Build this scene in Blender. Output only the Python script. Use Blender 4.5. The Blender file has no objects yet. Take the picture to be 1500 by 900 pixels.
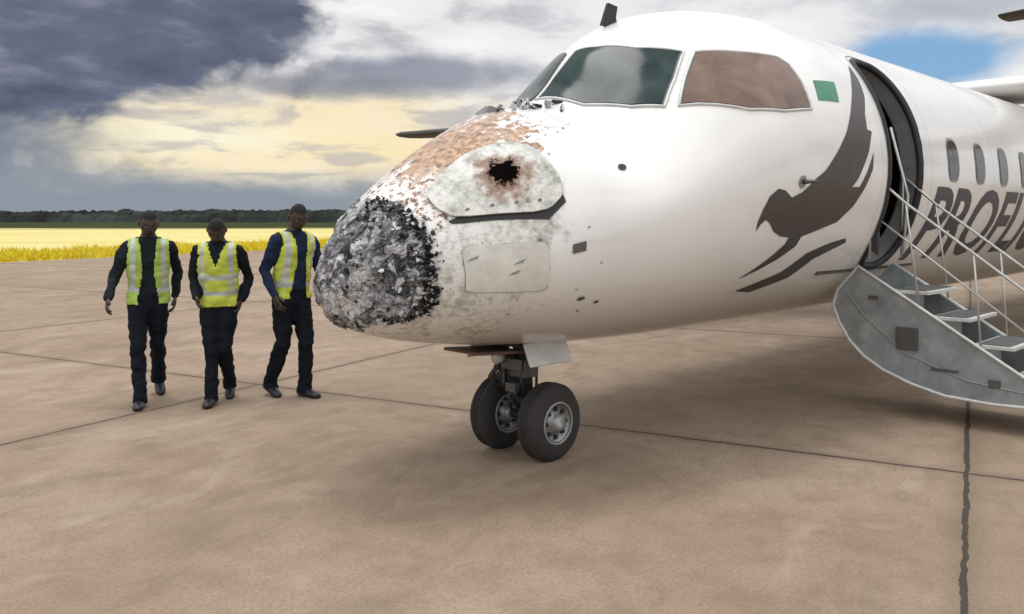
import bpy, bmesh, math, random, numpy as np, functools
from mathutils import Vector, Matrix, noise
random.seed(7)
C=bpy.context.collection
# ------------------------------------------------------------------ node helpers
class NT:
    def __init__(s,nt): s.nt=nt
    def n(s,t,**k):
        x=s.nt.nodes.new(t)
        for a,b in k.items(): setattr(x,a,b)
        return x
    def put(s,sock,v):
        if isinstance(v,bpy.types.NodeSocket): s.nt.links.new(v,sock)
        elif isinstance(v,(tuple,list)):
            sock.default_value=tuple(v)+((1,) if len(v)==3 and len(sock.default_value)==4 else ())
        else: sock.default_value=v
    def m(s,op,a,b=0.0,c=0.0):
        x=s.n('ShaderNodeMath',operation=op);s.put(x.inputs[0],a);s.put(x.inputs[1],b);s.put(x.inputs[2],c);return x.outputs[0]
    def mix(s,f,a,b,blend='MIX'):
        x=s.n('ShaderNodeMix',data_type='RGBA',blend_type=blend);s.put(x.inputs[0],f);s.put(x.inputs[6],a);s.put(x.inputs[7],b);return x.outputs[2]
    def noise(s,vec,scale,detail=4,rough=.5,dist=0):
        x=s.n('ShaderNodeTexNoise');
        if vec is not None: s.put(x.inputs['Vector'],vec)
        x.inputs['Scale'].default_value=scale;x.inputs['Detail'].default_value=detail;x.inputs['Roughness'].default_value=rough;x.inputs['Distortion'].default_value=dist
        return x.outputs[0]
    def voro(s,vec,scale,feature='F1',out='Distance'):
        x=s.n('ShaderNodeTexVoronoi',feature=feature);s.put(x.inputs['Vector'],vec);x.inputs['Scale'].default_value=scale;return x.outputs[out]
    def ss(s,v,a,b,lo=0.,hi=1.):
        x=s.n('ShaderNodeMapRange',interpolation_type='SMOOTHSTEP');s.put(x.inputs[0],v);x.inputs[1].default_value=a;x.inputs[2].default_value=b;x.inputs[3].default_value=lo;x.inputs[4].default_value=hi;return x.outputs[0]
    def ramp(s,v,stops):
        x=s.n('ShaderNodeValToRGB');s.put(x.inputs[0],v);e=x.color_ramp.elements
        while len(e)<len(stops): e.new(.5)
        for i,(p,c) in enumerate(stops): e[i].position=p;e[i].color=tuple(c)+(1,)
        return x.outputs[0]
    def vmul(s,v,w):
        x=s.n('ShaderNodeVectorMath',operation='MULTIPLY');s.put(x.inputs[0],v);x.inputs[1].default_value=w;return x.outputs[0]
def newmat(name):
    m=bpy.data.materials.new(name);m.use_nodes=True
    return m,NT(m.node_tree),m.node_tree.nodes['Principled BSDF']
def bump(N,b,h,strength=.3,dist=.01):
    x=N.n('ShaderNodeBump');x.inputs['Strength'].default_value=strength;x.inputs['Distance'].default_value=dist
    N.put(x.inputs['Height'],h);N.put(b.inputs['Normal'],x.outputs[0])
def mat(name,col,rough=.5,metal=0,var=.15,scale=8,bmp=0,coat=0,spec=.5):
    m,N,b=newmat(name)
    tc=N.n('ShaderNodeTexCoord').outputs['Object']
    nz=N.noise(tc,scale,3,.6)
    lo=tuple(c*(1-var) for c in col);hi=tuple(min(1,c*(1+var)) for c in col)
    N.put(b.inputs['Base Color'],N.ramp(nz,[(.3,lo),(.7,hi)]))
    b.inputs['Roughness'].default_value=rough;b.inputs['Metallic'].default_value=metal;b.inputs['Coat Weight'].default_value=coat;b.inputs['Specular IOR Level'].default_value=spec
    if bmp: bump(N,b,N.noise(tc,scale*5,2),bmp)
    return m
# ------------------------------------------------------------------ mesh helpers
def obj(name,V,F,mats,parent=None,smooth=True,fm=None):
    me=bpy.data.meshes.new(name);me.from_pydata([tuple(v) for v in V],[],F)
    for m in (mats if isinstance(mats,(list,tuple)) else [mats]): me.materials.append(m)
    if fm: me.polygons.foreach_set('material_index',fm)
    if smooth: me.polygons.foreach_set('use_smooth',[True]*len(F))
    me.update()
    o=bpy.data.objects.new(name,me);C.objects.link(o)
    if parent: o.parent=parent
    return o
def fixn(o):
    bm=bmesh.new();bm.from_mesh(o.data);bmesh.ops.recalc_face_normals(bm,faces=bm.faces);bm.to_mesh(o.data);bm.free();return o
def empty(name,loc=(0,0,0),rz=0):
    e=bpy.data.objects.new(name,None);C.objects.link(e);e.location=loc;e.rotation_euler=(0,0,rz);e.empty_display_size=.2;return e
def tube(V,F,pts,rad,n=12,ref=Vector((1,0,0)),cap=True):
    pts=[Vector(p) for p in pts];b=len(V);k=len(pts)
    for i,p in enumerate(pts):
        d=(pts[min(i+1,k-1)]-pts[max(i-1,0)]).normalized()
        u=(ref-d*ref.dot(d))
        if u.length<.05: u=Vector((0,1,0))-d*d.y
        u.normalize();w=d.cross(u)
        r=rad[i] if isinstance(rad,(list,tuple)) else rad
        if not isinstance(r,(list,tuple)): r=(r,r)
        for j in range(n):
            a=2*math.pi*j/n;V.append(p+u*r[0]*math.cos(a)+w*r[1]*math.sin(a))
    for i in range(k-1):
        for j in range(n):
            F.append((b+i*n+j,b+i*n+(j+1)%n,b+(i+1)*n+(j+1)%n,b+(i+1)*n+j))
    if cap:
        F.append(tuple(b+j for j in range(n))[::-1]);F.append(tuple(b+(k-1)*n+j for j in range(n)))
def tubeobj(name,segs,mats,parent,n=12,ref=Vector((1,0,0))):
    V=[];F=[]
    for pts,r in segs: tube(V,F,pts,r,n,ref)
    o=fixn(obj(name,V,F,mats,parent));
    return o
def boxVF(V,F,c,h,rot=None):
    b=len(V)
    for sx in(-1,1):
        for sy in(-1,1):
            for sz in(-1,1):
                v=Vector((sx*h[0],sy*h[1],sz*h[2]))
                if rot: v=rot@v
                V.append(Vector(c)+v)
    for f in((0,1,3,2),(4,6,7,5),(0,4,5,1),(2,3,7,6),(0,2,6,4),(1,5,7,3)): F.append(tuple(b+i for i in f))
def boxobj(name,items,m,parent,bev=.006):
    V=[];F=[]
    for it in items: boxVF(V,F,*it)
    o=fixn(obj(name,V,F,m,parent,smooth=False))
    if bev:
        md=o.modifiers.new('b','BEVEL');md.width=bev;md.segments=2
    return o
def pchip(xs,ys):
    xs=[float(x) for x in xs];ys=[float(y) for y in ys];K=len(xs)
    h=[xs[i+1]-xs[i] for i in range(K-1)];d=[(ys[i+1]-ys[i])/h[i] for i in range(K-1)]
    m=[0.]*K;m[0]=d[0];m[-1]=d[-1]
    for i in range(1,K-1):
        if d[i-1]*d[i]>0:
            w1=2*h[i]+h[i-1];w2=h[i]+2*h[i-1];m[i]=(w1+w2)/(w1/d[i-1]+w2/d[i])
    @functools.lru_cache(maxsize=200000)
    def f(x):
        x=min(max(x,xs[0]),xs[-1]);i=0
        while i<K-2 and x>xs[i+1]: i+=1
        t=(x-xs[i])/h[i]
        return (1+2*t)*(1-t)**2*ys[i]+t*(1-t)**2*h[i]*m[i]+t*t*(3-2*t)*ys[i+1]+t*t*(t-1)*h[i]*m[i+1]
    return f
# ------------------------------------------------------------------ aircraft form
zt=pchip([.1,.12,.15,.25,.5,1,1.35,1.8,1.88,2.27,2.5,3,3.5,4,5,17,20,24.5],[1.22,1.31,1.38,1.52,1.75,2.09,2.28,2.40,2.45,2.84,3.0,3.2,3.3,3.34,3.34,3.34,3.3,3.1])
zb=pchip([.1,.12,.15,.25,.5,1,1.5,2,3,4,16,20,24.5],[1.2,1.13,1.08,1.0,.91,.82,.77,.74,.72,.72,.72,1.4,2.7])
zw=pchip([.1,.12,.15,.25,.5,1,1.5,2,2.5,3,4,5,16,20,24.5],[0.01,.09,.15,.27,.48,.77,.97,1.11,1.2,1.26,1.31,1.32,1.32,.9,.15])
zc=pchip([.1,.5,1,1.5,2,2.5,3,4,5,16,20,24.5],[1.21,1.3,1.4,1.52,1.66,1.8,1.91,2.02,2.03,2.03,2.35,2.9])
zk=pchip([.1,1,1.5,1.9,2.3,2.8,3.6,5,24],[0,.08,.30,.56,.48,.20,.03,0,0])
def surf(s,phi,off=0):
    a=math.cos(phi);c=zc(s)
    z=c+(zt(s)-c)*a if a>=0 else c+(c-zb(s))*a
    k=zk(s)*a*a if a>0 else 0
    p=Vector((s,-zw(s)*math.sin(phi)*(1-k),z))
    if off:
        e=.01;n=(surf(s+e,phi)-surf(s-e,phi)).cross(surf(s,phi+e)-surf(s,phi-e)).normalized()
        if n.dot(p-Vector((s+.15,0,c)))<0: n=-n
        p=p+n*off
    return p
def phiz(s,z):
    c=zc(s);cz=(z-c)/((zt(s)-c) if z>c else (c-zb(s)));return math.acos(max(-1,min(1,cz)))
plane=empty('passenger_airplane',(-1.13,4.6,0),math.radians(45))
def decal_bm(bm,name,m,off,thick=0,ds=.06,dp=.045):
    for f in bm.faces: f.normal_update()
    bmesh.ops.triangulate(bm,faces=bm.faces,ngon_method='EAR_CLIP')
    xs=[v.co.x for v in bm.verts];ys=[v.co.y for v in bm.verts]
    for ax,lo,hi,st in((0,min(xs),max(xs),ds),(1,min(ys),max(ys),dp)):
        k=math.floor(lo/st)+1
        while k*st<hi:
            co=[0,0,0];no=[0,0,0];co[ax]=k*st;no[ax]=1
            bmesh.ops.bisect_plane(bm,geom=bm.verts[:]+bm.edges[:]+bm.faces[:],plane_co=co,plane_no=no,dist=1e-6);k+=1
    for v in bm.verts: v.co=surf(v.co.x,v.co.y,off)
    for f in bm.faces: f.smooth=True
    bmesh.ops.recalc_face_normals(bm,faces=bm.faces)
    f0=max(bm.faces,key=lambda f:f.calc_area()) if bm.faces else None
    if f0:
        c=f0.calc_center_median()
        if f0.normal.dot(c-Vector((c.x+.15,0,zc(c.x))))<0: bmesh.ops.reverse_faces(bm,faces=bm.faces)
    me=bpy.data.meshes.new(name);bm.to_mesh(me);bm.free();me.materials.append(m)
    o=bpy.data.objects.new(name,me);C.objects.link(o);o.parent=plane
    if thick:
        md=o.modifiers.new('s','SOLIDIFY');md.thickness=thick;md.offset=-1
    return o
def decal(name,polys,m,off=.004,thick=0,**k):
    bm=bmesh.new()
    for P in polys: bm.faces.new([bm.verts.new((s,p,0)) for s,p in P])
    return decal_bm(bm,name,m,off,thick,**k)
def line(name,P,m,r=.006,off=.0,closed=False,res=6):
    pts=[]
    Q=P+[P[0]] if closed else P
    for (a,b),(c,d) in zip(Q[:-1],Q[1:]):
        for i in range(res): t=i/res;pts.append(surf(a+(c-a)*t,b+(d-b)*t,off))
    pts.append(surf(*Q[-1],off))
    cu=bpy.data.curves.new(name,'CURVE');cu.dimensions='3D';sp=cu.splines.new('POLY');sp.points.add(len(pts)-1)
    for q,p in zip(sp.points,pts): q.co=(*p,1)
    cu.bevel_depth=r;cu.bevel_resolution=2;cu.materials.append(m)
    o=bpy.data.objects.new(name,cu);C.objects.link(o);o.parent=plane;return o
def rnd(P,r=.25,k=4):
    for _ in range(2):
        Q=[]
        for a,b in zip(P,P[1:]+P[:1]):
            Q.append((a[0]*(1-r)+b[0]*r,a[1]*(1-r)+b[1]*r));Q.append((a[0]*r+b[0]*(1-r),a[1]*r+b[1]*(1-r)))
        P=Q
    return P
def grow(P,f):
    cx=sum(p[0] for p in P)/len(P);cy=sum(p[1] for p in P)/len(P)
    return [(cx+(x-cx)*f,cy+(y-cy)*f) for x,y in P]
def P_(t): return [tuple(float(x)/100 for x in q.split(',')) for q in t.split()]
# ------------------------------------------------------------------ materials
def hullmat():
    m,N,b=newmat('white_hull_paint')
    tc=N.n('ShaderNodeTexCoord').outputs['Object']
    sx=N.n('ShaderNodeSeparateXYZ');N.put(sx.inputs[0],tc);x,y,z=sx.outputs
    big=N.noise(tc,1.2,3);fine=N.noise(tc,24,4,.65);mid=N.noise(tc,6,4,.65)
    white=N.mix(N.ss(big,.35,.7),(.80,.80,.79),(.73,.73,.72))
    white=N.mix(N.m('MULTIPLY',N.ss(N.m('ADD',z,N.m('MULTIPLY',big,.5)),1.70,.95),.58),white,(.44,.38,.31))  # browner towards the belly: ground reflection painted into the colour, with slight dirt
    st=N.noise(N.vmul(tc,(1.2,1.2,14)),1.5,3)
    white=N.mix(N.m('MULTIPLY',N.ss(st,.56,.75),.12),white,(.45,.40,.33))
    edge=N.m('ADD',x,N.m('MULTIPLY',N.m('SUBTRACT',mid,.5),1.3))
    # damage reaches less far back on the lower side of the nose
    edge=N.m('ADD',edge,N.ss(z,1.55,1.25,0,.22))
    dm=N.ss(edge,1.28,.95)
    pit=N.ramp(N.m('ADD',N.m('MULTIPLY',mid,.55),N.m('MULTIPLY',fine,.45)),[(.36,(.27,.265,.24)),(.44,(.48,.48,.44)),(.52,(.67,.67,.63)),(.60,(.77,.765,.75))])
    c=N.mix(N.m('MULTIPLY',dm,.8),white,pit)
    vd=N.voro(tc,22);vm=N.m('MULTIPLY',N.ss(vd,.22,.13),N.m('GREATER_THAN',mid,.55))
    c=N.mix(N.m('MULTIPLY',vm,N.m('MULTIPLY',dm,.6)),c,(.18,.17,.16))
    def near(p,r):
        v=N.n('ShaderNodeVectorMath',operation='SUBTRACT');N.put(v.inputs[0],tc);v.inputs[1].default_value=p
        v2=N.vmul(v.outputs[0],r);l=N.n('ShaderNodeVectorMath',operation='LENGTH');N.put(l.inputs[0],v2);return l.outputs['Value']
    r1=N.m('ADD',near((.88,-.16,2.0),(1.7,2.3,1.9)),N.m('MULTIPLY',N.m('SUBTRACT',mid,.5),2.8))
    r1=N.m('ADD',r1,N.m('MULTIPLY',N.m('SUBTRACT',fine,.5),.9))
    rust=N.ramp(fine,[(.35,(.10,.05,.025)),(.5,(.40,.21,.10)),(.65,(.56,.36,.20))])
    c=N.mix(N.ss(r1,1.10,.82,0,.92),c,rust)
    g1=N.m('MULTIPLY',N.ss(N.noise(tc,10,3,.6,.5),.61,.65),N.ss(x,1.25,.85))
    c=N.mix(N.m('MULTIPLY',g1,.5),c,(.34,.35,.32))
    c=N.mix(N.m('MULTIPLY',N.ss(edge,.74,.60),N.ss(fine,.42,.5)),c,(.78,.78,.77))
    N.put(b.inputs['Base Color'],c)
    N.put(b.inputs['Roughness'],N.m('ADD',.20,N.m('MULTIPLY',dm,.4)))
    b.inputs['Coat Weight'].default_value=.3;b.inputs['Coat Roughness'].default_value=.08
    bump(N,b,N.m('MULTIPLY',fine,N.ss(x,1.5,.9,.02,1)),.55,.014)
    return m
def plainwhite():
    m,N,b=newmat('white_wing_paint')
    tc=N.n('ShaderNodeTexCoord').outputs['Object']
    N.put(b.inputs['Base Color'],N.mix(N.noise(tc,1.2,3),(.78,.77,.75),(.66,.65,.63)));b.inputs['Roughness'].default_value=.3;return m
def radmat():
    m,N,b=newmat('shattered_radome')
    tc=N.n('ShaderNodeTexCoord').outputs['Object']
    a=N.n('ShaderNodeTexNoise');N.put(a.inputs['Vector'],tc);a.inputs['Scale'].default_value=8;a.inputs['Detail'].default_value=3
    v=N.n('ShaderNodeVectorMath',operation='MULTIPLY_ADD');N.put(v.inputs[0],a.outputs['Color']);v.inputs[1].default_value=(.28,.28,.28);N.put(v.inputs[2],tc)
    vc=N.voro(v.outputs[0],17,'F1','Color');vs=N.n('ShaderNodeSeparateXYZ');N.put(vs.inputs[0],vc)
    fi=N.noise(v.outputs[0],15,5,.72,.8);lg=N.noise(tc,5,2)
    sx=N.n('ShaderNodeSeparateXYZ');N.put(sx.inputs[0],tc)
    val=N.m('ADD',N.m('MULTIPLY',vs.outputs[0],.34),N.m('MULTIPLY',fi,.95));val=N.m('ADD',val,N.m('MULTIPLY',N.m('SUBTRACT',lg,.5),.5))
    val=N.m('SUBTRACT',val,N.ss(sx.outputs[0],.40,.50,0,.24))
    c=N.ramp(val,[(.40,(.012,.012,.014)),(.51,(.08,.08,.088)),(.58,(.22,.22,.235)),(.68,(.40,.40,.42)),(.82,(.70,.70,.70))])
    ed=N.voro(v.outputs[0],17,'DISTANCE_TO_EDGE')
    c=N.mix(N.ss(ed,.06,.0,0,.6),c,(.01,.01,.012))
    N.put(b.inputs['Base Color'],c);b.inputs['Roughness'].default_value=.42;b.inputs['Metallic'].default_value=.15
    bump(N,b,fi,.9,.03)
    return m
def concrete():
    m,N,b=newmat('apron_concrete')
    tc=N.n('ShaderNodeTexCoord').outputs['Object']
    sx=N.n('ShaderNodeSeparateXYZ');N.put(sx.inputs[0],tc);x,y,z=sx.outputs
    big=N.noise(tc,.5,4,.65,.3);mid=N.noise(tc,3.1,4,.7);fine=N.noise(tc,48,2,.75)
    c=N.ramp(big,[(.32,(.275,.198,.135)),(.5,(.340,.255,.180)),(.68,(.40,.310,.228))])
    c=N.mix(N.ss(mid,.40,.68,0,.5),c,(.205,.145,.098))
    c=N.mix(N.ss(fine,.35,.75,0,.45),c,(.13,.092,.064))
    blot=N.noise(N.vmul(tc,(1,2.2,1)),.8,4,.65,.8)
    c=N.mix(N.ss(blot,.53,.66,0,.38),c,(.175,.128,.09))
    c=N.mix(N.ss(blot,.44,.32,0,.28),c,(.48,.40,.305))
    iu=N.m('FLOOR',N.m('DIVIDE',N.m('SUBTRACT',x,.06),6.0));iv=N.m('FLOOR',N.m('DIVIDE',N.m('ADD',y,.03),6.0))
    wn=N.n('ShaderNodeTexWhiteNoise',noise_dimensions='2D');cb=N.n('ShaderNodeCombineXYZ');N.put(cb.inputs[0],iu);N.put(cb.inputs[1],iv);N.put(wn.inputs['Vector'],cb.outputs[0])
    c=N.mix(N.m('MULTIPLY',wn.outputs[0],.25),c,(.20,.15,.11))
    wob=N.m('MULTIPLY',N.m('SUBTRACT',mid,.5),.06)
    def joint(v,off): return N.m('PINGPONG',N.m('ADD',N.m('SUBTRACT',v,off),wob),3.0)
    d=N.m('MINIMUM',joint(x,.06),joint(y,-.03))
    jw=N.m('ADD',.003,N.m('MULTIPLY',big,.024))
    jm=N.m('LESS_THAN',d,jw)
    c=N.mix(N.ss(N.m('ADD',d,N.m('MULTIPLY',mid,.12)),.20,.05,0,.45),c,(.14,.10,.07))
    c=N.mix(N.m('MULTIPLY',jm,.88),c,(.035,.028,.022))
    vm=N.voro(tc,.8);oil=N.ss(N.m('ADD',vm,N.m('MULTIPLY',mid,.45)),.36,.20,0,.4)
    c=N.mix(oil,c,(.10,.078,.06))
    N.put(b.inputs['Base Color'],c);b.inputs['Roughness'].default_value=.78;b.inputs['Specular IOR Level'].default_value=.3
    bump(N,b,fine,.35,.008)
    return m
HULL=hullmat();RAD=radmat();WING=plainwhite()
BLK=mat('matte_black',(.02,.02,.022),.6)
RUB=mat('tyre_rubber',(.028,.026,.025),.8,bmp=.3)
DGREY=mat('dark_grey_metal',(.12,.12,.125),.45,.6)
GREY=mat('grey_metal',(.30,.31,.31),.45,.5)
PLATE=mat('painted_grey_plate',(.27,.29,.30),.45,.1,.28,5,.1)
LITE=mat('light_grey_paint',(.58,.59,.58),.4,.1)
LIV=mat('livery_grey_brown',(.055,.045,.042),.4)
LIVT=mat('livery_lettering',(.035,.04,.06),.4)
GREEN=mat('flag_green',(.03,.22,.13),.4)
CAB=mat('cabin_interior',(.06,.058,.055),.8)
BOOT=mat('dark_deice_boot',(.035,.032,.03),.7)
def glass(name,c1,c2,sp=.4):
    m,N,b=newmat(name);tc=N.n('ShaderNodeTexCoord').outputs['Object']
    N.put(b.inputs['Base Color'],N.ramp(N.noise(tc,2.6,4,.6,.8),[(.35,c1),(.65,c2)]))
    b.inputs['Roughness'].default_value=.12;b.inputs['Specular IOR Level'].default_value=sp;return m
GL1=glass('windshield_glass',(.012,.026,.028),(.045,.072,.070),.1)
GL2=glass('side_window_glass',(.13,.080,.060),(.23,.155,.125),.3)
GLC=glass('cabin_window_glass',(.01,.012,.015),(.04,.045,.05))
# ------------------------------------------------------------------ fuselage
rb=pchip([0,.6,1.13,1.55,2.06,2.4,2.8,3.15],[.41,.44,.485,.49,.50,.37,.28,.25])
def rbd(ph):
    ph=ph%(2*math.pi);return rb(round(min(ph,2*math.pi-ph),4))
n=288
ss_=[.20,.24,.28,.32,.36,.40,.44,.47,.5,.55,.6,.65,.7,.75,.8,.85,.9,.95]+[1+.04*i for i in range(75)]+[4.0+.1*i for i in range(6)]+[4.62+.035*i for i in range(21)]+[5.5+.3*i for i in range(63)]+[24.5]
ss_=sorted(set(round(s,4) for s in ss_ if s<=24.5))
dc=(4.97,1.525);dr=(.35,.745)
def indoor(s,p,g=1.0): return (abs((s-dc[0])/dr[0]/g)**4+abs((p-dc[1])/dr[1]/g)**4)<1
V=[surf(s,2*math.pi*j/n) for s in ss_ for j in range(n)];F=[]
for i in range(len(ss_)-1):
    for j in range(n):
        sm=(ss_[i]+ss_[i+1])/2;pm=2*math.pi*(j+.5)/n
        if indoor(sm,pm) or sm<rbd(pm)-.045: continue
        F.append((i*n+j,(i+1)*n+j,(i+1)*n+(j+1)%n,i*n+(j+1)%n))
k=(len(ss_)-1)*n;F.append(tuple(k+j for j in range(n)))
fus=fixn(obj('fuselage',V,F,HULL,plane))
# radome
V=[];F=[];ns=80;nr=320
for i in range(ns+1):
    for j in range(nr):
        ph=2*math.pi*j/nr
        b=rbd(ph)+.07*noise.noise(Vector((math.cos(ph)*6,math.sin(ph)*6,3)))+.045*noise.noise(Vector((math.cos(ph)*25,math.sin(ph)*25,7)))+.02
        t=i/ns;s=.1+(b-.1)*t**1.35
        p=surf(s,ph)
        nrm=Vector((-(.5-s)*1.0,p.y,p.z-zc(s))).normalized()
        a=noise.noise(p*7)*.034+noise.noise(p*19)*.018+abs(noise.noise(p*38))*.012-.018
        f=min(1,max(0,(s-(b-.10))/.06));a=a*(1-f)+(.004+abs(noise.noise(p*30))*.022)*f
        V.append(p+nrm*a)
for i in range(ns):
    for j in range(nr): F.append((i*nr+j,(i+1)*nr+j,(i+1)*nr+(j+1)%nr,i*nr+(j+1)%nr))
F.append(tuple(range(nr))[::-1])
rad=fixn(obj('crushed_radome',V,F,RAD,plane,smooth=False))
V=[];F=[];
for i in range(620):
    ph=random.uniform(0.1,2.4);b=rbd(ph)+.005+random.gauss(.0,.024)
    if random.random()<.15: b=random.uniform(.15,.45)
    o=surf(b,ph,random.uniform(.003,.020));r=random.uniform(.007,.022);k=len(V)
    R=Matrix.Rotation(random.uniform(0,6.3),3,Vector((random.gauss(0,1),random.gauss(0,1),random.gauss(0,1))).normalized())
    for q in range(5):
        a=q*1.257;V.append(o+R@Vector((math.cos(a)*r*random.uniform(.5,1.2),math.sin(a)*r*random.uniform(.5,1.2),random.uniform(-.004,.004))))
    F.append(tuple(range(k,k+5)))
obj('torn_flakes',V,F,[RAD,BLK,LITE],plane,smooth=False,fm=[random.choice([0,1,1,1,2]) for _ in F])
def panelmat():
    m,N,b=newmat('bent_access_panel')
    tc=N.n('ShaderNodeTexCoord').outputs['Object']
    fine=N.noise(tc,26,5,.7);mid=N.noise(tc,9,4,.6)
    c=N.ramp(N.m('ADD',N.m('MULTIPLY',mid,.5),N.m('MULTIPLY',fine,.5)),[(.36,(.28,.29,.26)),(.46,(.48,.49,.45)),(.55,(.64,.64,.60)),(.65,(.75,.745,.72))])
    h=surf(.98,.84)
    v=N.n('ShaderNodeVectorMath',operation='SUBTRACT');N.put(v.inputs[0],tc);v.inputs[1].default_value=h
    l=N.n('ShaderNodeVectorMath',operation='LENGTH');N.put(l.inputs[0],v.outputs[0])
    d=N.m('ADD',l.outputs['Value'],N.m('MULTIPLY',N.m('SUBTRACT',mid,.5),.45))
    c=N.mix(N.ss(d,.22,.11,0,.9),c,N.mix(fine,(.08,.035,.02),(.36,.18,.10)))
    N.put(b.inputs['Base Color'],c);b.inputs['Roughness'].default_value=.5
    bump(N,b,fine,.5,.012);return m
PM=panelmat()
PU=[(.60,.62),(.75,.50),(.94,.46),(1.12,.58),(1.22,.76),(1.24,.97),(1.23,1.18),(1.09,1.27),(.66,1.06),(.60,.86)]
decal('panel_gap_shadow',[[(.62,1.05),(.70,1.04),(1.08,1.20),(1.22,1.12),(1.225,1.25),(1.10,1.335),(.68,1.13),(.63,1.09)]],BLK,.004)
decal('upper_access_panel',[grow(rnd(PU,.18),1.02)],PM,.020,.012,ds=.04,dp=.04)
random.seed(11)
HP=[(.98+.085*random.uniform(.65,1.2)*math.cos(a),.84+.12*random.uniform(.65,1.15)*math.sin(a)) for a in [k*2*math.pi/26 for k in range(26)]]
decal('punched_hole',[HP],mat('hole_black',(.004,.003,.003),.95,spec=0),.024,ds=.03,dp=.03)
V=[];F=[]
for i in range(60):
    a=random.uniform(0,6.28);p=surf(.98+.08*math.cos(a)*random.uniform(.85,1.25),.84+.115*math.sin(a)*random.uniform(.85,1.25),random.uniform(.022,.036));k=len(V)
    for q in range(3): V.append(p+Vector((random.uniform(-.018,.018),random.uniform(-.018,.018),random.uniform(-.018,.018))))
    F.append((k,k+1,k+2))
obj('hole_splinters',V,F,[PM,BLK],plane,smooth=False,fm=[i%2 for i in range(len(F))])
PL=[(.64,1.36),(1.08,1.50),(1.11,1.96),(.67,1.88)]
decal('lower_access_panel',[rnd(PL,.06)],mat('panel_cream',(.64,.63,.58),.45,0,.12,10,.15),.007,.005)
line('lower_panel_seam',rnd(PL,.06),GREY,.002,.006,True,2)
for c0 in((.69,1.50),(.92,1.62),(.90,1.72)):
    decal('panel_scuff',[[(c0[0]-.03,c0[1]+.02),(c0[0]-.01,c0[1]-.005),(c0[0]+.035,c0[1]-.022),(c0[0]+.02,c0[1]+.008)]],GREY,.0095)
for s in(.72,.84,.96,1.08): 
    decal('panel_fastener',[[(s+.012*math.cos(t),1.00+(s-.66)*.42+.012*math.sin(t)) for t in [k*.785 for k in range(8)]]],DGREY,.0235)
# cockpit glazing
FPo=[(1.85,.02),(2.02,-.005),(2.23,.05),(2.29,.26),(2.42,.52),(2.62,.70),(2.42,.84),(2.22,.945),(2.09,.82),(1.94,.56)]
SP=P_('271,75 302,83 336,90 343,96 345,108 343,124 310,123 277,118 233,101 250,89')
for nm,P,g in(('windshield',FPo,GL1),('side_window',SP,GL2)):
    decal(nm+'_gasket',[grow(P,1.03)],DGREY,.004)
    decal(nm,[P],g,.009)
    line(nm+'_frame',grow(P,1.045),LITE,.011,.004,True,4)
    Pm=[(s,-max(p,.10)) for s,p in P]
    decal(nm+'_starboard',[Pm],g,.009)
for s in(4.50,5.6,7.4):
    line('hull_seam',[(s,p/10) for p in range(3,27)],GREY,.0022,-.0010,False,2)
# livery bird
B1=P_('273,188 272,182 275,175 281,168 290,165 299,167 308,172 322,170 338,164 352,160 371,150 389,139 410,122 433,104 456,87 452,100 444,113 430,126 426,136 434,137 428,144 423,150 414,158 405,166 396,171 412,171 409,177 401,184 384,192 355,196 337,198 335,204 319,211 300,217 281,222 304,210 318,201 319,197 306,195 295,191 287,185 281,182 276,184')
decal('bird_livery',[B1],LIV,.004)
decal('bird_livery_feather',[P_('291,233 337,223 358,211 385,206 412,203 416,206 375,216 356,229 315,237')],LIV,.004)
decal('bird_livery_wingtip',[P_('408,172 420,162 432,150 430,160 419,171 402,184')],LIV,.0045)
decal('flag_sticker',[P_('365,107 398,107 390,121 359,120')],GREEN,.004)
def disc(name,s,p,r,m,off=.006,nn=12): decal(name,[[(s+r*math.cos(k*2*math.pi/nn),p+r*.8*math.sin(k*2*math.pi/nn)) for k in range(nn)]],m,off)
disc('static_port',1.69,1.13,.032,BLK)
decal('sensor_plate',[[(1.22,1.57),(1.30,1.57),(1.30,1.65),(1.22,1.65)]],DGREY,.008)
disc('drain_port',1.37,2.1,.025,DGREY);disc('drain_port_b',1.5,2.16,.018,DGREY)
for q in range(8): disc('paint_chip',random.uniform(1.25,1.6),random.uniform(.5,2.3),random.uniform(.006,.014),GREY,.0045,7)
disc('angle_vane_base',3.2,1.64,.045,GREY,.01)
p=surf(3.2,1.64,.0);tubeobj('angle_of_attack_vane',[([p,p+Vector((0,-.06,0)),p+Vector((.07,-.09,.0))],[.02,.014,.006])],DGREY,plane)
V=[];F=[]
prof=[(2.54,-.03),(2.74,-.03),(2.71,.05),(2.73,.14),(2.62,.15)]
for yy in(-.012,.012):
    for s,h in prof: V.append((s,yy,zt(2.62)+.02+h))
F=[(0,1,2,3,4),(9,8,7,6,5)]+[(i,5+i,5+(i+1)%5,(i+1)%5) for i in range(5)]
fixn(obj('blade_antenna',V,F,BLK,plane,smooth=False))
V=[];F=[]
for i in range(26):
    s=random.uniform(1.40,1.85);ph=random.uniform(-.25,.45);p=surf(s,ph,.01)
    boxVF(V,F,p,(random.uniform(.01,.045),random.uniform(.006,.018),random.uniform(.004,.022)),Matrix.Rotation(random.uniform(0,3),3,'X')@Matrix.Rotation(random.uniform(0,3),3,'Y'))
obj('broken_wiper_debris',V,F,[GREY,BLK,LITE],plane,smooth=False,fm=[random.choice([0,1,2]) for _ in F])
W=[];Wf=[]
for i in range(14):
    s=6.03+.79*i
    q=[(s,1.34),(s+.27,1.34),(s+.27,1.62),(s,1.62)]
    W.append(rnd(q,.2));Wf.append(grow(rnd(q,.2),1.14))
decal('cabin_window_frames',Wf,GREY,.004,ds=30);decal('cabin_windows',W,GLC,.007,ds=30)
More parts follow.
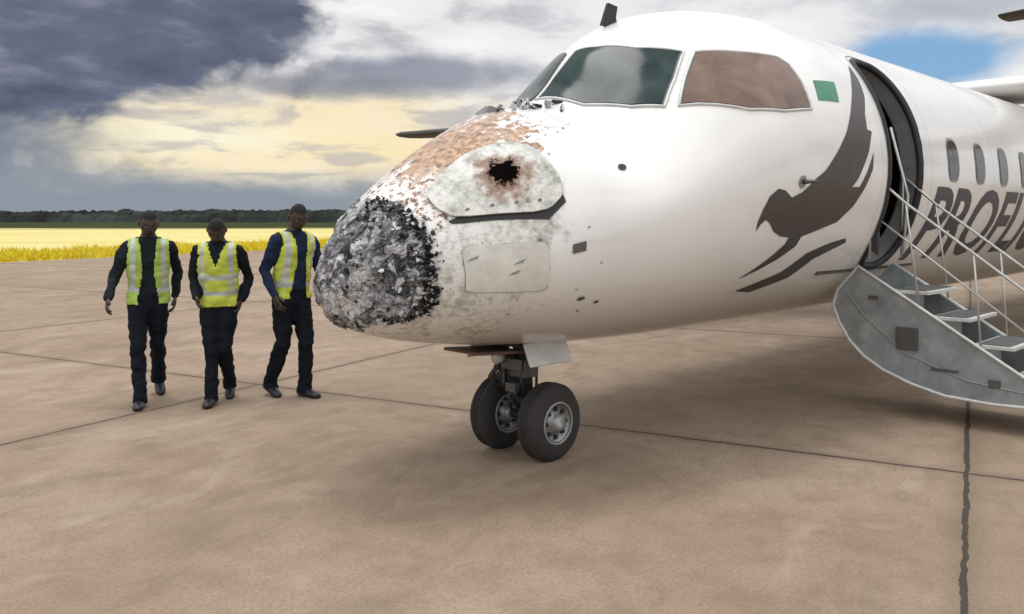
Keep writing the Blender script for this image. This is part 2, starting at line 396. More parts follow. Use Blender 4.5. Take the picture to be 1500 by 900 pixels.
cu=bpy.data.curves.new('t','FONT');cu.body='PROFLIGHT';cu.size=.92;cu.offset=.022;cu.shear=.28;cu.resolution_u=4
to=bpy.data.objects.new('t',cu);C.objects.link(to);bpy.context.view_layer.update()
me=bpy.data.meshes.new_from_object(to.evaluated_get(bpy.context.evaluated_depsgraph_get()));bpy.data.objects.remove(to)
bm=bmesh.new();bm.from_mesh(me)
for v in bm.verts:
    s=5.50+v.co.x*1.18;v.co=Vector((s,phiz(s,1.24+v.co.y),0))
decal_bm(bm,'airline_lettering',LIVT,.004,ds=30,dp=.06)
DO=[]
for k in range(64):
    a=2*math.pi*k/64;ca,sa=math.cos(a),math.sin(a)
    DO.append((dc[0]+dr[0]*math.copysign(abs(ca)**.5,ca),dc[1]+dr[1]*math.copysign(abs(sa)**.5,sa)))
line('door_seal',DO,BLK,.030,-.005,True,2)
line('door_surround',grow(DO,1.07),GREY,.006,.0,True,2)
V=[];F=[];k=len(DO)
for off in(-.005,-.16):
    for s,p in DO: V.append(surf(s,p,off))
for i in range(k): F.append((i,(i+1)%k,k+(i+1)%k,k+i))
obj('door_jamb',V,F,mat('jamb_grey',(.15,.15,.15),.6),plane)
V=[];F=[];ls=[3.9+.14*i for i in range(17)];nl=72
for s in ls:
    for j in range(nl): V.append(surf(s,2*math.pi*j/nl,-.165))
for i in range(len(ls)-1):
    for j in range(nl):
        if indoor((ls[i]+ls[i+1])/2,2*math.pi*(j+.5)/nl,1.06): continue
        F.append((i*nl+j,i*nl+(j+1)%nl,(i+1)*nl+(j+1)%nl,(i+1)*nl+j))
F.append(tuple(range(nl)));F.append(tuple((len(ls)-1)*nl+j for j in range(nl)))
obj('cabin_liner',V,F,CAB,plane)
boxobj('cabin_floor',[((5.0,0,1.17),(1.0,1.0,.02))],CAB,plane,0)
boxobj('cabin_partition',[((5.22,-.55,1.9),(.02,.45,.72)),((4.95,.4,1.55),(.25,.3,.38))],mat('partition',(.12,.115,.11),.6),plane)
tubeobj('entry_grab_rail',[([(4.72,-1.12,1.35),(4.72,-1.2,1.7),(4.75,-1.16,2.2)],[.012]*3),([(5.24,-1.2,1.3),(5.24,-1.24,1.8),(5.22,-1.1,2.4)],[.012]*3)],LITE,plane)
# ------------------------------------------------------------------ airstair
def O(s,o,z): return Vector((s,-o,z))
top=[(1.08,1.20),(1.45,.965),(1.9,.68),(2.4,.365),(2.62,.30)]
low=[(2.62,.25),(2.3,.215),(2.08,.205),(1.75,.22),(1.5,.28),(1.28,.365),(1.12,.46),(1.0,.58),(.91,.73),(.86,.87),(.90,1.0)]
prof=top+low
for nm,s0 in(('stair_side_panel_fwd',4.60),('stair_side_panel_aft',5.31)):
    V=[];F=[];k=len(prof)
    for s in(s0,s0+.03):
        for o,z in prof: V.append(O(s,o,z))
    F=[tuple(range(k)),tuple(range(k,2*k))[::-1]]+[(i,k+i,k+(i+1)%k,(i+1)%k) for i in range(k)]
    fixn(obj(nm,V,F,PLATE,plane,smooth=False))
V=[];F=[];k=len(low)
for s in(4.63,5.31):
    for o,z in low: V.append(O(s,o,z+.012))
for i in range(k-1): F.append((i,i+1,k+i+1,k+i))
obj('stair_outer_skin',V,F,WING,plane)
def crv(name,pts,r,m,cyc=False):
    cu=bpy.data.curves.new(name,'CURVE');cu.dimensions='3D';sp=cu.splines.new('POLY');sp.points.add(len(pts)-1);sp.use_cyclic_u=cyc
    for q,p in zip(sp.points,pts): q.co=(*p,1)
    cu.bevel_depth=r;cu.materials.append(m);o=bpy.data.objects.new(name,cu);C.objects.link(o);o.parent=plane
crv('stair_rim',[O(4.597,a,b) for a,b in prof],.013,LITE,True)
crv('stair_rim_aft',[O(5.343,a,b) for a,b in prof],.013,LITE,True)
crv('stair_rib',[O(4.597,a,b) for a,b in((.98,.98),(1.12,.80),(1.45,.52),(1.9,.36),(2.45,.30))],.005,GREY)
items=[];stp=[(1.42,.955),(1.72,.765),(2.02,.575),(2.32,.385)]
for a,z in stp:
    items.append((O(4.97,a+.06,z+.05),(.335,.145,.014)));items.append((O(4.97,a-.07,z-.04),(.33,.008,.09)))
boxobj('stair_treads',items,LITE,plane,.004)
boxobj('tread_grips',[(O(4.97,a+.06,z+.067),(.31,.11,.003)) for a,z in stp],DGREY,plane,0)
boxobj('stair_latch_box',[(O(4.59,1.47,.64),(.012,.085,.09))],DGREY,plane)
boxobj('stair_slots',[(O(4.594,1.75,.42),(.006,.10,.010)),(O(4.594,1.2,.95),(.006,.04,.015)),(O(4.594,2.1,.36),(.006,.04,.03))],DGREY,plane,.002)
boxobj('stair_feet',[(O(4.66,2.45,.12),(.02,.03,.12)),(O(5.26,2.45,.12),(.02,.03,.12))],DGREY,plane)
segs=[]
for s in(4.62,5.30):
    segs+=[([O(s,1.20,1.95),O(s,1.45,1.72),O(s,2.35,1.02),O(s,2.50,.80)],[.011]*4),
           ([O(s,1.45,1.72),O(s,1.55,.92)],[.008]*2),([O(s,1.95,1.33),O(s,2.0,.62)],[.008]*2),([O(s,2.42,.93),O(s,2.40,.37)],[.010]*2),
           ([O(s,1.18,2.0),O(s,1.16,1.25)],[.010]*2)]
segs.append(([O(4.62,1.20,1.62),O(4.62,2.35,.72)],[.008]*2))
tubeobj('stair_handrails',segs,mat('handrail_metal',(.50,.50,.48),.35,.5),plane,8)
# ------------------------------------------------------------------ nose gear
gs=1.72
def wheel(name,c,R=.255,w=.085):
    V=[];F=[];pr=[(-w,.12),(-w,R-.05),(-w+.015,R-.02),(-w+.04,R),( -.022,R+.002),(-.018,R-.008),(-.010,R-.008),(-.006,R+.003),(.006,R+.003),(.010,R-.008),(.018,R-.008),(.022,R+.002),(w-.04,R),(w-.015,R-.02),(w,R-.05),(w,.12)]
    N_=48
    for j in range(N_):
        a=2*math.pi*j/N_
        for y,r in pr: V.append(Vector(c)+Vector((math.cos(a)*r,y,math.sin(a)*r)))
    k=len(pr)
    for j in range(N_):
        for i in range(k-1): F.append((j*k+i,j*k+i+1,((j+1)%N_)*k+i+1,((j+1)%N_)*k+i))
    fixn(obj(name+'_tyre',V,F,RUB,plane))
    V=[];F=[];hp=[(-w+.01,.145),(-w-.004,.14),(-w-.004,.128),(-w+.03,.115),(-w+.035,.07),(-w+.0,.055),(-w-.025,.045),(-w-.03,.0)]
    hp=hp+[(-y,r) for y,r in hp[::-1]]
    k=len(hp)
    for j in range(N_):
        a=2*math.pi*j/N_
        for y,r in hp: V.append(Vector(c)+Vector((math.cos(a)*r,y,math.sin(a)*r)))
    for j in range(N_):
        for i in range(k-1): F.append((j*k+i,j*k+i+1,((j+1)%N_)*k+i+1,((j+1)%N_)*k+i))
    fixn(obj(name+'_hub',V,F,GREY,plane))
    its=[(Vector(c)+Vector((math.cos(a)*.092,-w+.025,math.sin(a)*.092)),(.013,.012,.013)) for a in [k*math.pi/4 for k in range(8)]]
    boxobj(name+'_bolts',its,BLK,plane,.003)
wheel('nose_wheel_port',(gs,-.225,.252));wheel('nose_wheel_starboard',(gs,.225,.252))
tubeobj('nose_gear_strut',[([(gs,0,.2),(gs,0,.42)],[.04]*2),([(gs,0,.40),(gs-.02,0,.60),(gs-.03,0,.98)],[.06,.066,.07]),
  ([(gs,-.3,.255),(gs,.3,.255)],[.032]*2),([(gs-.03,0,.62),(gs-.52,0,.93)],[.028,.028]),([(gs,.0,.52),(gs-.16,0,.41),(gs,0,.27)],[.022,.018,.022]),
  ([(gs-.05,-.12,.66),(gs-.05,.12,.66)],[.035]*2),([(gs+.06,-.05,.3),(gs+.07,-.05,.7)],[.01]*2),([(gs-.07,.06,.3),(gs-.1,.07,.75)],[.009]*2),
  ([(gs-.09,-.09,.72),(gs-.16,-.12,.55),(gs-.08,-.08,.38)],[.008]*3),([(gs-.09,.09,.75),(gs-.19,.10,.60),(gs-.08,.05,.34)],[.007]*3),([(gs-.03,.12,.7),(gs-.16,.17,.52),(gs-.05,.14,.40)],[.02]*3)],mat('gear_leg_metal',(.05,.052,.05),.5,.4),plane)
boxobj('steering_collar',[((gs-.02,0,.56),(.065,.08,.035)),((gs-.10,0,.62),(.03,.10,.04)),((gs-.14,-.02,.47),(.025,.045,.03)),((gs-.06,.13,.52),(.04,.03,.07))],DGREY,plane)
tubeobj('taxi_light',[([(gs-.10,.09,.66),(gs-.19,.09,.66)],[.025,.045])],LITE,plane)
boxobj('gear_door_port',[((gs-.06,-.27,.72),(.20,.010,.08),Matrix.Rotation(math.radians(-24),3,'X'))],LITE,plane,.008)
boxobj('gear_door_starboard',[((gs-.06,.27,.72),(.20,.010,.08),Matrix.Rotation(math.radians(24),3,'X'))],LITE,plane,.008)
boxobj('gear_door_forward',[((gs-.40,-.02,.745),(.20,.17,.010),Matrix.Rotation(math.radians(4),3,'Y'))],mat('door_inner_brown',(.11,.065,.04),.6),plane,.006)
boxobj('wheel_well',[((gs,0,.80),(.28,.20,.03))],BLK,plane,0)
# ------------------------------------------------------------------ wing / engines / tail
def wingobj(name,secs,m):
    V=[];F=[];pr=[(0,0),(.03,.035),(.15,.075),(.35,.09),(.65,.06),(1,.004),(.65,-.03),(.35,-.045),(.1,-.035)]
    k=len(pr)
    for (s,y,z,c) in secs:
        for a,b in pr: V.append((s+a*c,y,z+b*c))
    for i in range(len(secs)-1):
        for j in range(k): F.append((i*k+j,i*k+(j+1)%k,(i+1)*k+(j+1)%k,(i+1)*k+j))
    F+= [tuple(range(k)),tuple((len(secs)-1)*k+j for j in range(k))]
    return fixn(obj(name,V,F,m,plane))
wingobj('wing_centre_section',[(10.9,-4,3.45,2.4),(10.9,4,3.45,2.4)],WING)
wingobj('wing_outer_port',[(11.4,-14.2,3.82,1.3),(10.9,-4.003,3.45,2.4)],BOOT)
wingobj('wing_outer_starboard',[(10.9,4.003,3.45,2.4),(11.4,14.2,3.82,1.3)],BOOT)
def nac(sy):
    y=3.75*sy
    tubeobj('engine_nacelle',[([(7.75,y,3.1),(7.95,y,3.05),(8.6,y,3.0),(10.5,y,3.0),(12.4,y,3.1),(13.6,y,3.3)],[(.2,.2),(.38,.42),(.5,.58),(.52,.62),(.42,.5),(.08,.1)])],WING,plane,24,Vector((0,1,0)))
    tubeobj('spinner',[([(7.0,y,3.12),(7.1,y,3.12),(7.3,y,3.12),(7.74,y,3.1)],[.02,.12,.21,.25])],DGREY,plane,20,Vector((0,1,0)))
    V=[];F=[]
    for b_ in range(4):
        a=math.radians((72 if sy<0 else 0)+90*b_);d=Vector((0,math.sin(a),math.cos(a)))
        tube(V,F,[Vector((7.4,y,3.0))+d*r for r in(.2,.6,1.2,1.6,1.72)],[(.05,.06),(.12,.02),(.13,.015),(.10,.01),(.05,.006)],12,Vector((1,0,0)))
    fixn(obj('propeller',V,F,BLK,plane))
    tubeobj('main_gear_leg',[([(10.8,y,2.6),(10.9,y,.45)],[.09,.07]),([(11.6,y,2.5),(10.9,y,.9)],[.05,.05])],GREY,plane)
    for w in(-.25,.25): wheel('main_wheel',(10.9,y+w,.40),.40,.12)
nac(-1);nac(1)
V=[];F=[];pr=[(0,0),(.1,.09),(.4,.14),(1,.0),(.4,-.14),(.1,-.09)]
for s,z,c in((18.8,3.1,4.6),(21.5,5.0,3.0),(22.6,7.3,2.5)):
    for a,b in pr: V.append((s+a*c,b,z))
F=[(i*6+j,i*6+(j+1)%6,(i+1)*6+(j+1)%6,(i+1)*6+j) for i in range(2) for j in range(6)]+[tuple(range(12,18))]
fixn(obj('tail_fin',V,F,WING,plane))
wingobj('tailplane',[(24.4,-3.3,7.35,1.1),(23.6,0,7.35,1.8),(24.4,3.3,7.35,1.1)],BOOT)
# ------------------------------------------------------------------ ground
u=Vector((.475,.88,0)).normalized()
gm,N,b=newmat('dry_field')
tc=N.n('ShaderNodeTexCoord').outputs['Object']
g=N.noise(N.vmul(tc,(.3,1,1)),.08,4,.6);g2=N.noise(tc,1.5,3,.7)
sx=N.n('ShaderNodeSeparateXYZ');N.put(sx.inputs[0],tc)
c=N.ramp(g,[(.3,(.58,.49,.17)),(.6,(.66,.58,.28))]);c=N.mix(N.ss(g2,.4,.7,0,.2),c,(.46,.35,.05))
far=N.ss(N.m('ADD',sx.outputs[1],N.m('MULTIPLY',g,60)),150,175)
c=N.mix(far,c,(.05,.06,.03))
N.put(b.inputs['Base Color'],c);b.inputs['Roughness'].default_value=1;b.inputs['Specular IOR Level'].default_value=0
obj('ground',[(-3000,-3000,-.01),(3000,-3000,-.01),(3000,3000,-.01),(-3000,3000,-.01)],[(0,1,2,3)],gm,smooth=False)
ap=obj('apron',[(-80,-30.9,0),(400,-30.9,0),(400,90,0),(-80,90,0)],[(0,1,2,3)],concrete(),smooth=False)
ap.matrix_world=Matrix(((u.x,u.y,0,0),(u.y,-u.x,0,0),(0,0,1,0),(0,0,0,1)))
GM,N,b=newmat('yellow_grass')
oi=N.n('ShaderNodeTexCoord').outputs['Object'];nz=N.noise(oi,.5,3)
N.put(b.inputs['Base Color'],N.ramp(nz,[(.3,(.56,.44,.025)),(.6,(.68,.56,.05)),(.8,(.72,.64,.14))]));b.inputs['Roughness'].default_value=1;b.inputs['Specular IOR Level'].default_value=0
V=[];F=[]
vv=Vector((u.y,-u.x,0))
for i in range(30000):
    uu=random.uniform(0,75) if random.random()<.8 else random.uniform(75,160);w=-31.0-random.random()**1.5*9
    p=u*uu+vv*w;h=random.uniform(.10,.32)*(.8+.5*noise.noise(p*.4)+.2);a=random.uniform(0,3.14);wd=random.uniform(.03,.06);d=Vector((math.cos(a),math.sin(a),0))*wd;l=Vector((random.gauss(0,.1),random.gauss(0,.1),0))
    k=len(V);V+=[p-d,p+d,p+l+Vector((0,0,h))];F.append((k,k+1,k+2))
obj('dry_grass',V,F,GM,smooth=False)
TM=mat('distant_foliage',(.038,.043,.038),1,0,.5,.05,spec=0)
V=[];F=[]
for row,(Y,h0) in enumerate(((330,4.5),(370,5.8),(430,7.2))):
    x=-520.;k0=len(V);cnt=0
    while x<520:
        h=h0*(.78+.4*noise.noise(Vector((x*.018,row*5,0)))+.22*noise.noise(Vector((x*.11,row,3)))+.16*noise.noise(Vector((x*.5,row,9))))
        yy=Y+8*noise.noise(Vector((x*.05,3,row)))
        V+=[(x,yy-3,-1),(x,yy+2*noise.noise(Vector((x,1,1))),h*.6),(x,yy+2,h)];cnt+=1;x+=random.uniform(.6,1.6)
    for i in range(cnt-1):
        a=k0+i*3;F+=[(a,a+3,a+4,a+1),(a+1,a+4,a+5,a+2)]
obj('treeline',V,F,TM,smooth=False)
# ------------------------------------------------------------------ people
SKIN=mat('dark_skin',(.045,.027,.019),.5,0,.15,20);HAIR=mat('black_hair',(.008,.008,.008),.9);EYE=mat('eye_white',(.30,.27,.24),.3);LIP=mat('lips',(.05,.02,.018),.5)
SHOE=mat('shoe_leather',(.012,.011,.011),.4)
HV=mat('hi_vis_fabric',(.50,.58,.07),.8,0,.2,10,.2);HV2=mat('hi_vis_fabric_green',(.34,.50,.10),.8,0,.2,10,.2);REF=mat('reflective_tape',(.44,.47,.43),.45)
def person(name,loc,rz,scale,legs,arms,lean=0,yaw=0,pitch=0,shirt=(.02,.03,.05),trs=(.006,.008,.014),vest='open',vm=HV,seed=0):
    E=empty(name,loc,rz);E.scale=(scale,)*3
    SH=mat('jacket_'+str(seed),shirt,.9,0,.25,6,.3,spec=.2);TR=mat('trousers_'+str(seed),trs,.9,0,.25,6,.3,spec=.2)
    PV=Vector((0,0,.95));LR=Matrix.Rotation(lean,3,'X')
    L=lambda p: PV+LR@(Vector(p)-PV) if p[2]>.95 else Vector(p)
    V=[];F=[];X=Vector((1,0,0))
    rings=[(.80,.10,.085,0),(.85,.155,.112,.0),(.92,.170,.125,.0),(1.0,.165,.122,0),(1.1,.162,.118,-.005),(1.2,.170,.122,-.005),(1.3,.187,.128,0),(1.38,.195,.122,.005),(1.43,.178,.105,.01),(1.465,.125,.085,.012),(1.49,.075,.068,.012),(1.53,.058,.060,.0),(1.60,.054,.058,-.01)]
    tube(V,F,[L((0,r[3],r[0])) for r in rings],[(r[1],r[2]) for r in rings],24,X)
    bones=[]
    for sd,(kn,an) in zip((1,-1),legs):
        hip=Vector((.088*sd,0,.90));kn=Vector(kn);an=Vector(an)
        fr=kn.lerp(an,.3)+Vector((0,.012,0))
        tube(V,F,[hip+Vector((0,0,.05)),hip,hip.lerp(kn,.35),hip.lerp(kn,.7),kn,fr,kn.lerp(an,.65),an+Vector((0,0,.01)),an+Vector((0,.0,-.045))],[(.075,.095),(.090,.108),(.088,.100),(.076,.085),(.066,.074),(.064,.076),(.060,.068),(.060,.068),(.064,.076)],18,X)
    for sd,(el,wr) in zip((1,-1),arms):
        sh=L((.178*sd,.005,1.405));el=Vector(el);wr=Vector(wr);bones.append((sd,sh,el,wr))
        tube(V,F,[L((.12*sd,.005,1.42)),sh,sh.lerp(el,.15),sh.lerp(el,.5),el,el.lerp(wr,.3),el.lerp(wr,.7),wr],[.05,.064,.064,.056,.048,.048,.042,.036],16,Vector((0,1,0)))
    o=fixn(obj('body',V,F,SH,E))
    md=o.modifiers.new('r','REMESH');md.mode='VOXEL';md.voxel_size=.0135
    md=o.modifiers.new('s','SMOOTH');md.iterations=4
    bpy.context.view_layer.update()
    me=bpy.data.meshes.new_from_object(o.evaluated_get(bpy.context.evaluated_depsgraph_get()));o.modifiers.clear()
    for v in me.vertices:
        p=v.co;a=noise.noise(Vector((p.x*7+seed*9,p.y*7,p.z*10)))*.016+noise.noise(Vector((p.x*12,p.y*12,p.z*24+seed)))*.012
        if p.z>1.47: a=0
        v.co=p+v.normal*a
    me.materials.clear()
    for m in(SH,TR,SKIN): me.materials.append(m)
    def armdist(c):
        for sd,sh,el,wr in bones:
            for a,b2,r in((sh,el,.075),(el,wr,.07)):
                t=max(0,min(1,(c-a).dot(b2-a)/(b2-a).length_squared))
                if t<=0 and a is sh: continue
                if (c-a.lerp(b2,t)).length<r: return True
        return False
    neck=L((0,0,1.50))
    VV=[];VF=[];vmi=[];mp={}
    for f in me.polygons:
        c=f.center.copy();f.use_smooth=True
        if c.z<.86 and abs(c.x)<.17: f.material_index=1;continue
        arm=armdist(c)
        if (c-neck).length<.13 and c.z>neck.z-.005: f.material_index=2
        elif c.z<.965 and not arm: f.material_index=1
        else: f.material_index=0
        lc=PV+LR.transposed()@(c-PV)
        if arm or lc.z<.90 or lc.z>1.475 or abs(lc.x)>.168+max(0,(1.25-lc.z))*.6: continue
        if lc.y<0:
            if vest=='open' and abs(lc.x)<.068+.02*math.sin(lc.z*9)-max(0,lc.z-1.3)*.05: continue
            if vest=='closed' and lc.z>1.28 and abs(lc.x)<(lc.z-1.28)*.40: continue
        if (c-neck).length<.085: continue
        ids=[]
        for vi in f.vertices:
            if vi not in mp: mp[vi]=len(VV);VV.append(me.vertices[vi].co+me.vertices[vi].normal*.014)
            ids.append(mp[vi])
        VF.append(tuple(ids))
        st=(1.0<lc.z<1.05) or (vest=='closed' and 1.15<lc.z<1.2) or (.10<abs(lc.x)<.14 and lc.z>1.05)
        vmi.append(1 if st else 0)
    o.data=me
    v_=obj('safety_vest',VV,VF,[vm,REF],E,fm=vmi);md=v_.modifiers.new('s','SOLIDIFY');md.thickness=.008
    V=[];F=[]
    for sd,(kn,an) in zip((1,-1),legs):
        a=Vector(an);k0=len(V);lift=a.z-.085
        d=Vector((.12*sd,-1,0)).normalized()
        tube(V,F,[a+d*t+Vector((0,0,z)) for t,z in((-.085,-.045),(-.07,-.04),(-.02,-.035),(.05,-.045),(.11,-.055),(.16,-.062),(.185,-.065))],[(.022,.03),(.038,.045),(.042,.05),(.045,.042),(.048,.032),(.04,.025),(.018,.014)],14,X)
        if lift>.01:
            th=math.atan2(lift,.13);Rt=Matrix.Rotation(th,3,'X')
            for i in range(k0,len(V)):
                V[i]=a+Rt@(V[i]-a)
            mn=min(v.z for v in V[k0:])
            for i in range(k0,len(V)): V[i].z=max(0,V[i].z-max(0,mn))
        else:
            for i in range(k0,len(V)): V[i].z=max(V[i].z,0)
    fixn(obj('shoes',V,F,SHOE,E))
    V=[];F=[]
    for sd,sh,el,wr in bones:
        d=(wr-el).normalized();d=(d+Vector((0,-.12,-.35))).normalized();f=Vector((0,-1,0));f=(f-d*f.dot(d)).normalized();nn=Vector((-sd,0,0));nn=(nn-d*nn.dot(d)-f*nn.dot(f)).normalized()
        w=wr-d*.02
        tube(V,F,[w,w+d*.03,w+d*.065,w+d*.10],[(.026,.021),(.034,.018),(.042,.017),(.040,.012)],12,f)
        for q,(off,ln) in enumerate(((.031,.068),(.011,.078),(-.010,.072),(-.030,.055))):
            b0=w+d*.088+f*off;p1=b0+d*ln*.45+nn*.006;p2=p1+d*ln*.30+nn*.018;p3=p2+d*ln*.15+nn*.022
            tube(V,F,[b0,p1,p2,p3],[.0105,.0095,.0088,.006],8,f)
        b0=w+d*.03+f*.030;p1=b0+d*.028+f*.026+nn*.008;p2=p1+d*.03+f*.010+nn*.01;p3=p2+d*.018+nn*.006
        tube(V,F,[b0,p1,p2,p3],[.014,.0125,.011,.007],8,nn)
    fixn(obj('hands',V,F,SKIN,E))
    V=[];F=[];fm=[];nu,nv=40,30
    HR=Matrix.Rotation(yaw,3,'Z')@Matrix.Rotation(pitch,3,'X')@LR
    hc=L((0,-.012,1.555));cen=Vector((0,-.012,.075))
    def hv(x,y,z,e=0):
        w=.080*(1-.28*max(0,-z-.1)**1.2);yy=.100*y;zz=.120*z
        X_=w*x
        if y<0:
            yy-=.020*math.exp(-(x/.15)**2-((z+.14)/.15)**2);yy-=.010*math.exp(-(x/.10)**2-((z-.02)/.2)**2)
            yy+=.010*(math.exp(-((abs(x)-.40)/.17)**2-((z-.02)/.12)**2))
            yy-=.006*math.exp(-((z-.22)/.10)**2-(x/.6)**2)
            yy-=.007*math.exp(-((z+.45)/.09)**2-(x/.3)**2);yy-=.010*math.exp(-((z+.78)/.2)**2-(x/.35)**2)
        if z<-.4 and y>0: yy*=.8
        s=1+e
        return hc+HR@(cen+Vector((X_*s,yy*s,zz*s)))
    def patch(test,e,mi):
        mpp={}
        for i in range(nv):
            for j in range(nu):
                th=math.pi*(i+.5)/nv;ph=2*math.pi*(j+.5)/nu
                if not test(math.sin(th)*math.sin(ph),-math.sin(th)*math.cos(ph),math.cos(th)): continue
                ids=[]
                for a,b2 in((i,j),(i+1,j),(i+1,(j+1)%nu),(i,(j+1)%nu)):
                    if (a,b2) not in mpp:
                        t=math.pi*a/nv;p=2*math.pi*b2/nu;mpp[(a,b2)]=len(V);V.append(hv(math.sin(t)*math.sin(p),-math.sin(t)*math.cos(p),math.cos(t),e))
                    ids.append(mpp[(a,b2)])
                F.append(tuple(ids));fm.append(mi)
    patch(lambda x,y,z:True,0,0)
    patch(lambda x,y,z:(z>.62 if y<-.3 else (z>.3 if y<.15 else z>-.35)),.03,1)
    patch(lambda x,y,z:y<0 and abs(x)<.26 and abs(z+.45)<.07,.012,3)
    def ell(c,r,mi):
        k=len(V);
        for i in range(9):
            for j in range(10):
                t=math.pi*i/8;p=2*math.pi*j/10
                V.append(hc+HR@(cen+Vector(c)+Vector((r[0]*math.sin(t)*math.cos(p),r[1]*math.sin(t)*math.sin(p),r[2]*math.cos(t)))))
        for i in range(8):
            for j in range(10): F.append((k+i*10+j,k+(i+1)*10+j,k+(i+1)*10+(j+1)%10,k+i*10+(j+1)%10));fm.append(mi)
    for sd in(1,-1):
        ell((.081*sd,.012,-.005),(.012,.018,.030),0);ell((.031*sd,-.084,.003),(.011,.010,.006),2);ell((.031*sd,-.092,.003),(.005,.003,.005),1)
        ell((.032*sd,-.097,.026),(.015,.004,.003),1)
    obj('head',V,F,[SKIN,HAIR,EYE,LIP],E,fm=fm)
    return E
r=math.radians
person('ground_crew_worker',(-3.20,7.50,0),r(22),.965,
  [((.075,.0,.50),(.085,.30,.15)),((-.085,-.19,.51),(-.06,-.30,.085))],
  [((.25,.13,1.16),(.225,.08,.92)),((-.28,-.04,1.13),(-.32,-.22,.94))],lean=r(7),yaw=r(8),pitch=r(18),shirt=(.012,.016,.019),vest='open',vm=HV2,seed=1)
person('ground_crew_worker',(-2.58,7.52,0),r(8),.94,
  [((.060,-.12,.49),(.070,.14,.13)),((-.045,-.18,.50),(-.02,-.24,.085))],
  [((.25,.11,1.13),(.19,.00,.92)),((-.25,.05,1.13),(-.17,-.15,.97))],lean=r(9),yaw=r(6),pitch=r(36),shirt=(.010,.013,.019),vest='closed',vm=HV,seed=2)
person('ground_crew_worker',(-1.99,7.66,0),r(50),1.0,
  [((.08,-.12,.49),(.08,-.10,.085)),((-.08,.0,.49),(-.09,.18,.11))],
  [((.26,-.06,1.14),(.26,-.27,1.0)),((-.25,.04,1.13),(-.23,-.10,.91))],lean=r(7),yaw=r(-16),pitch=r(20),shirt=(.012,.022,.055),vest='open',vm=HV,seed=3)
# ------------------------------------------------------------------ sky
w=bpy.data.worlds.new('World');bpy.context.scene.world=w;w.use_nodes=True
N=NT(w.node_tree);bg=w.node_tree.nodes['Background'];bg.inputs['Strength'].default_value=.1
g=N.n('ShaderNodeTexCoord').outputs['Generated'];sx=N.n('ShaderNodeSeparateXYZ');N.put(sx.inputs[0],g);x,y,z=sx.outputs
az=N.m('MULTIPLY',N.m('ARCTAN2',x,y),57.2958)
zz=N.m('ADD',N.m('MAXIMUM',z,0.),.16)
cv=N.n('ShaderNodeCombineXYZ');N.put(cv.inputs[0],N.m('DIVIDE',x,zz));N.put(cv.inputs[1],N.m('DIVIDE',y,zz))
cl2=N.noise(cv.outputs[0],1.9,6,.58,.25);cl3=N.noise(N.vmul(g,(1,1,1.8)),6,5,.6,.3)
def blob(a,e,ra,re,lo=.75,hi=1.2,k=1.0,nz=cl2):
    p=N.m('POWER',N.m('ABSOLUTE',N.m('DIVIDE',N.m('SUBTRACT',az,a),ra)),2.0);q=N.m('POWER',N.m('ABSOLUTE',N.m('DIVIDE',N.m('SUBTRACT',z,e),re)),2.0)
    d=N.m('ADD',N.m('SQRT',N.m('ADD',p,q)),N.m('MULTIPLY',N.m('SUBTRACT',nz,.5),k))
    return N.ss(d,hi,lo)
c=N.ramp(cl2,[(.35,(.96,.95,.94)),(.5,(.84,.84,.85)),(.64,(.58,.60,.65))])
c=N.mix(N.m('MULTIPLY',blob(-16,.085,18,.075,.2,1.35,1.8,cl3),.95),c,(1.0,.83,.48))
c=N.mix(N.m('MULTIPLY',blob(-19,.09,9,.032,.2,1.2,1.8,cl3),.85),c,(1.0,.96,.76))
c=N.mix(N.m('MULTIPLY',N.ss(cl2,.50,.62,0,.65),N.ss(az,15,-5)),c,(.50,.48,.50))
c=N.mix(blob(-41,.06,17,.13,.45,1.2,1.5,cl3),c,(.20,.24,.31))
c=N.mix(N.m('MULTIPLY',N.ss(N.m('ADD',z,N.m('MULTIPLY',N.m('SUBTRACT',cl3,.5),.08)),.070,.025),N.ss(az,2,-12)),c,(.28,.32,.37))
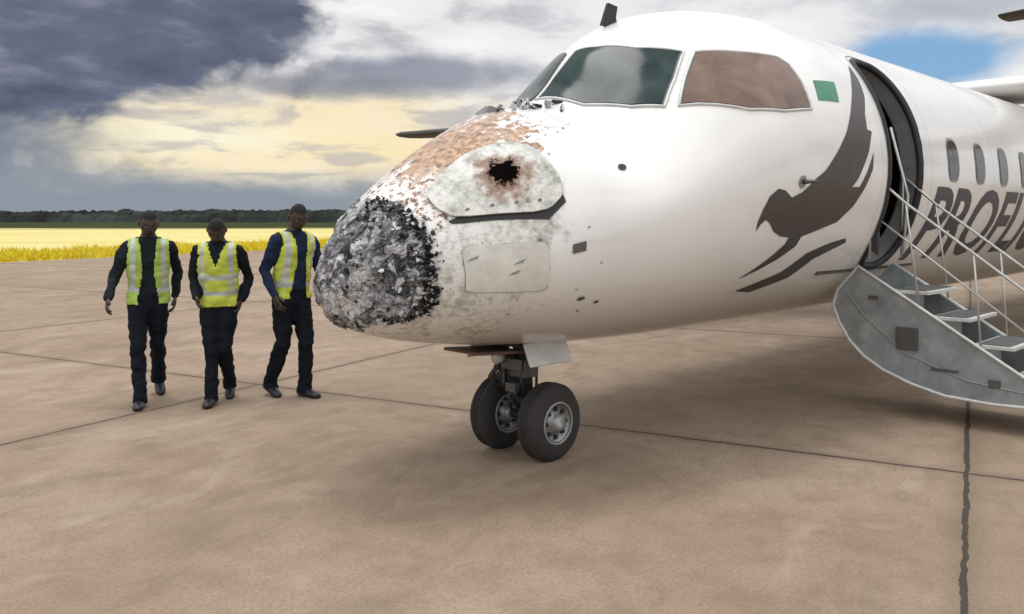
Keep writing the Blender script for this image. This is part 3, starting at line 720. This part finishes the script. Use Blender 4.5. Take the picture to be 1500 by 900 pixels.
dk=N.ramp(N.m('ADD',N.m('MULTIPLY',cl2,.6),N.m('MULTIPLY',cl3,.4)),[(.36,(.075,.09,.145)),(.5,(.145,.165,.235)),(.63,(.33,.34,.41))])
c=N.mix(blob(-33,.235,22,.120,.85,1.15,1.5,cl3),c,dk)
c=N.mix(N.m('MULTIPLY',blob(-6,.168,9,.026,.3,1.2,2.2,cl3),.85),c,(.24,.26,.34))
c=N.mix(N.m('MULTIPLY',blob(-13,.150,7,.018,.3,1.2,2.0,cl2),.8),c,(.24,.26,.32))
c=N.mix(N.m('MULTIPLY',blob(29,.225,6,.03,.5,1.2,1.5,cl3),.7),c,(.38,.42,.50))
sky=N.n('ShaderNodeTexSky',sky_type='NISHITA');sky.sun_disc=False;sky.sun_elevation=r(68);sky.sun_rotation=r(20)
blue=N.mix(.75,N.vmul(sky.outputs[0],(.1,.1,.1)),(.20,.42,.70))
c=N.mix(blob(25.6,.166,5.2,.034,.45,1.15,1.5,cl3),c,blue)
up=N.ss(z,.28,.6,.98,1.45)
vm=N.n('ShaderNodeVectorMath',operation='SCALE');N.put(vm.inputs[0],c);N.put(vm.inputs['Scale'],N.m('MULTIPLY',N.m('MULTIPLY',up,N.ss(y,.1,-.4,1,1.2)),10.0))
N.put(bg.inputs['Color'],vm.outputs[0])
w.cycles.sampling_method='MANUAL';w.cycles.sample_map_resolution=256
su=bpy.data.lights.new('sun','SUN');su.energy=1.35;su.angle=r(20);su.color=(1,.97,.93);so=bpy.data.objects.new('sun',su);C.objects.link(so)
so.rotation_euler=Vector((.10,-.10,-1)).to_track_quat('-Z','Y').to_euler()
# ------------------------------------------------------------------ camera
cam=bpy.data.cameras.new('camera');co=bpy.data.objects.new('camera',cam);C.objects.link(co)
co.location=(0,0,1.6);co.rotation_euler=(math.pi/2,0,0);cam.lens=1248/1500*36;cam.shift_y=-130/1500;cam.clip_end=6000
sc=bpy.context.scene;sc.camera=co
sc.view_settings.view_transform='Standard';sc.view_settings.look='None';sc.view_settings.exposure=0
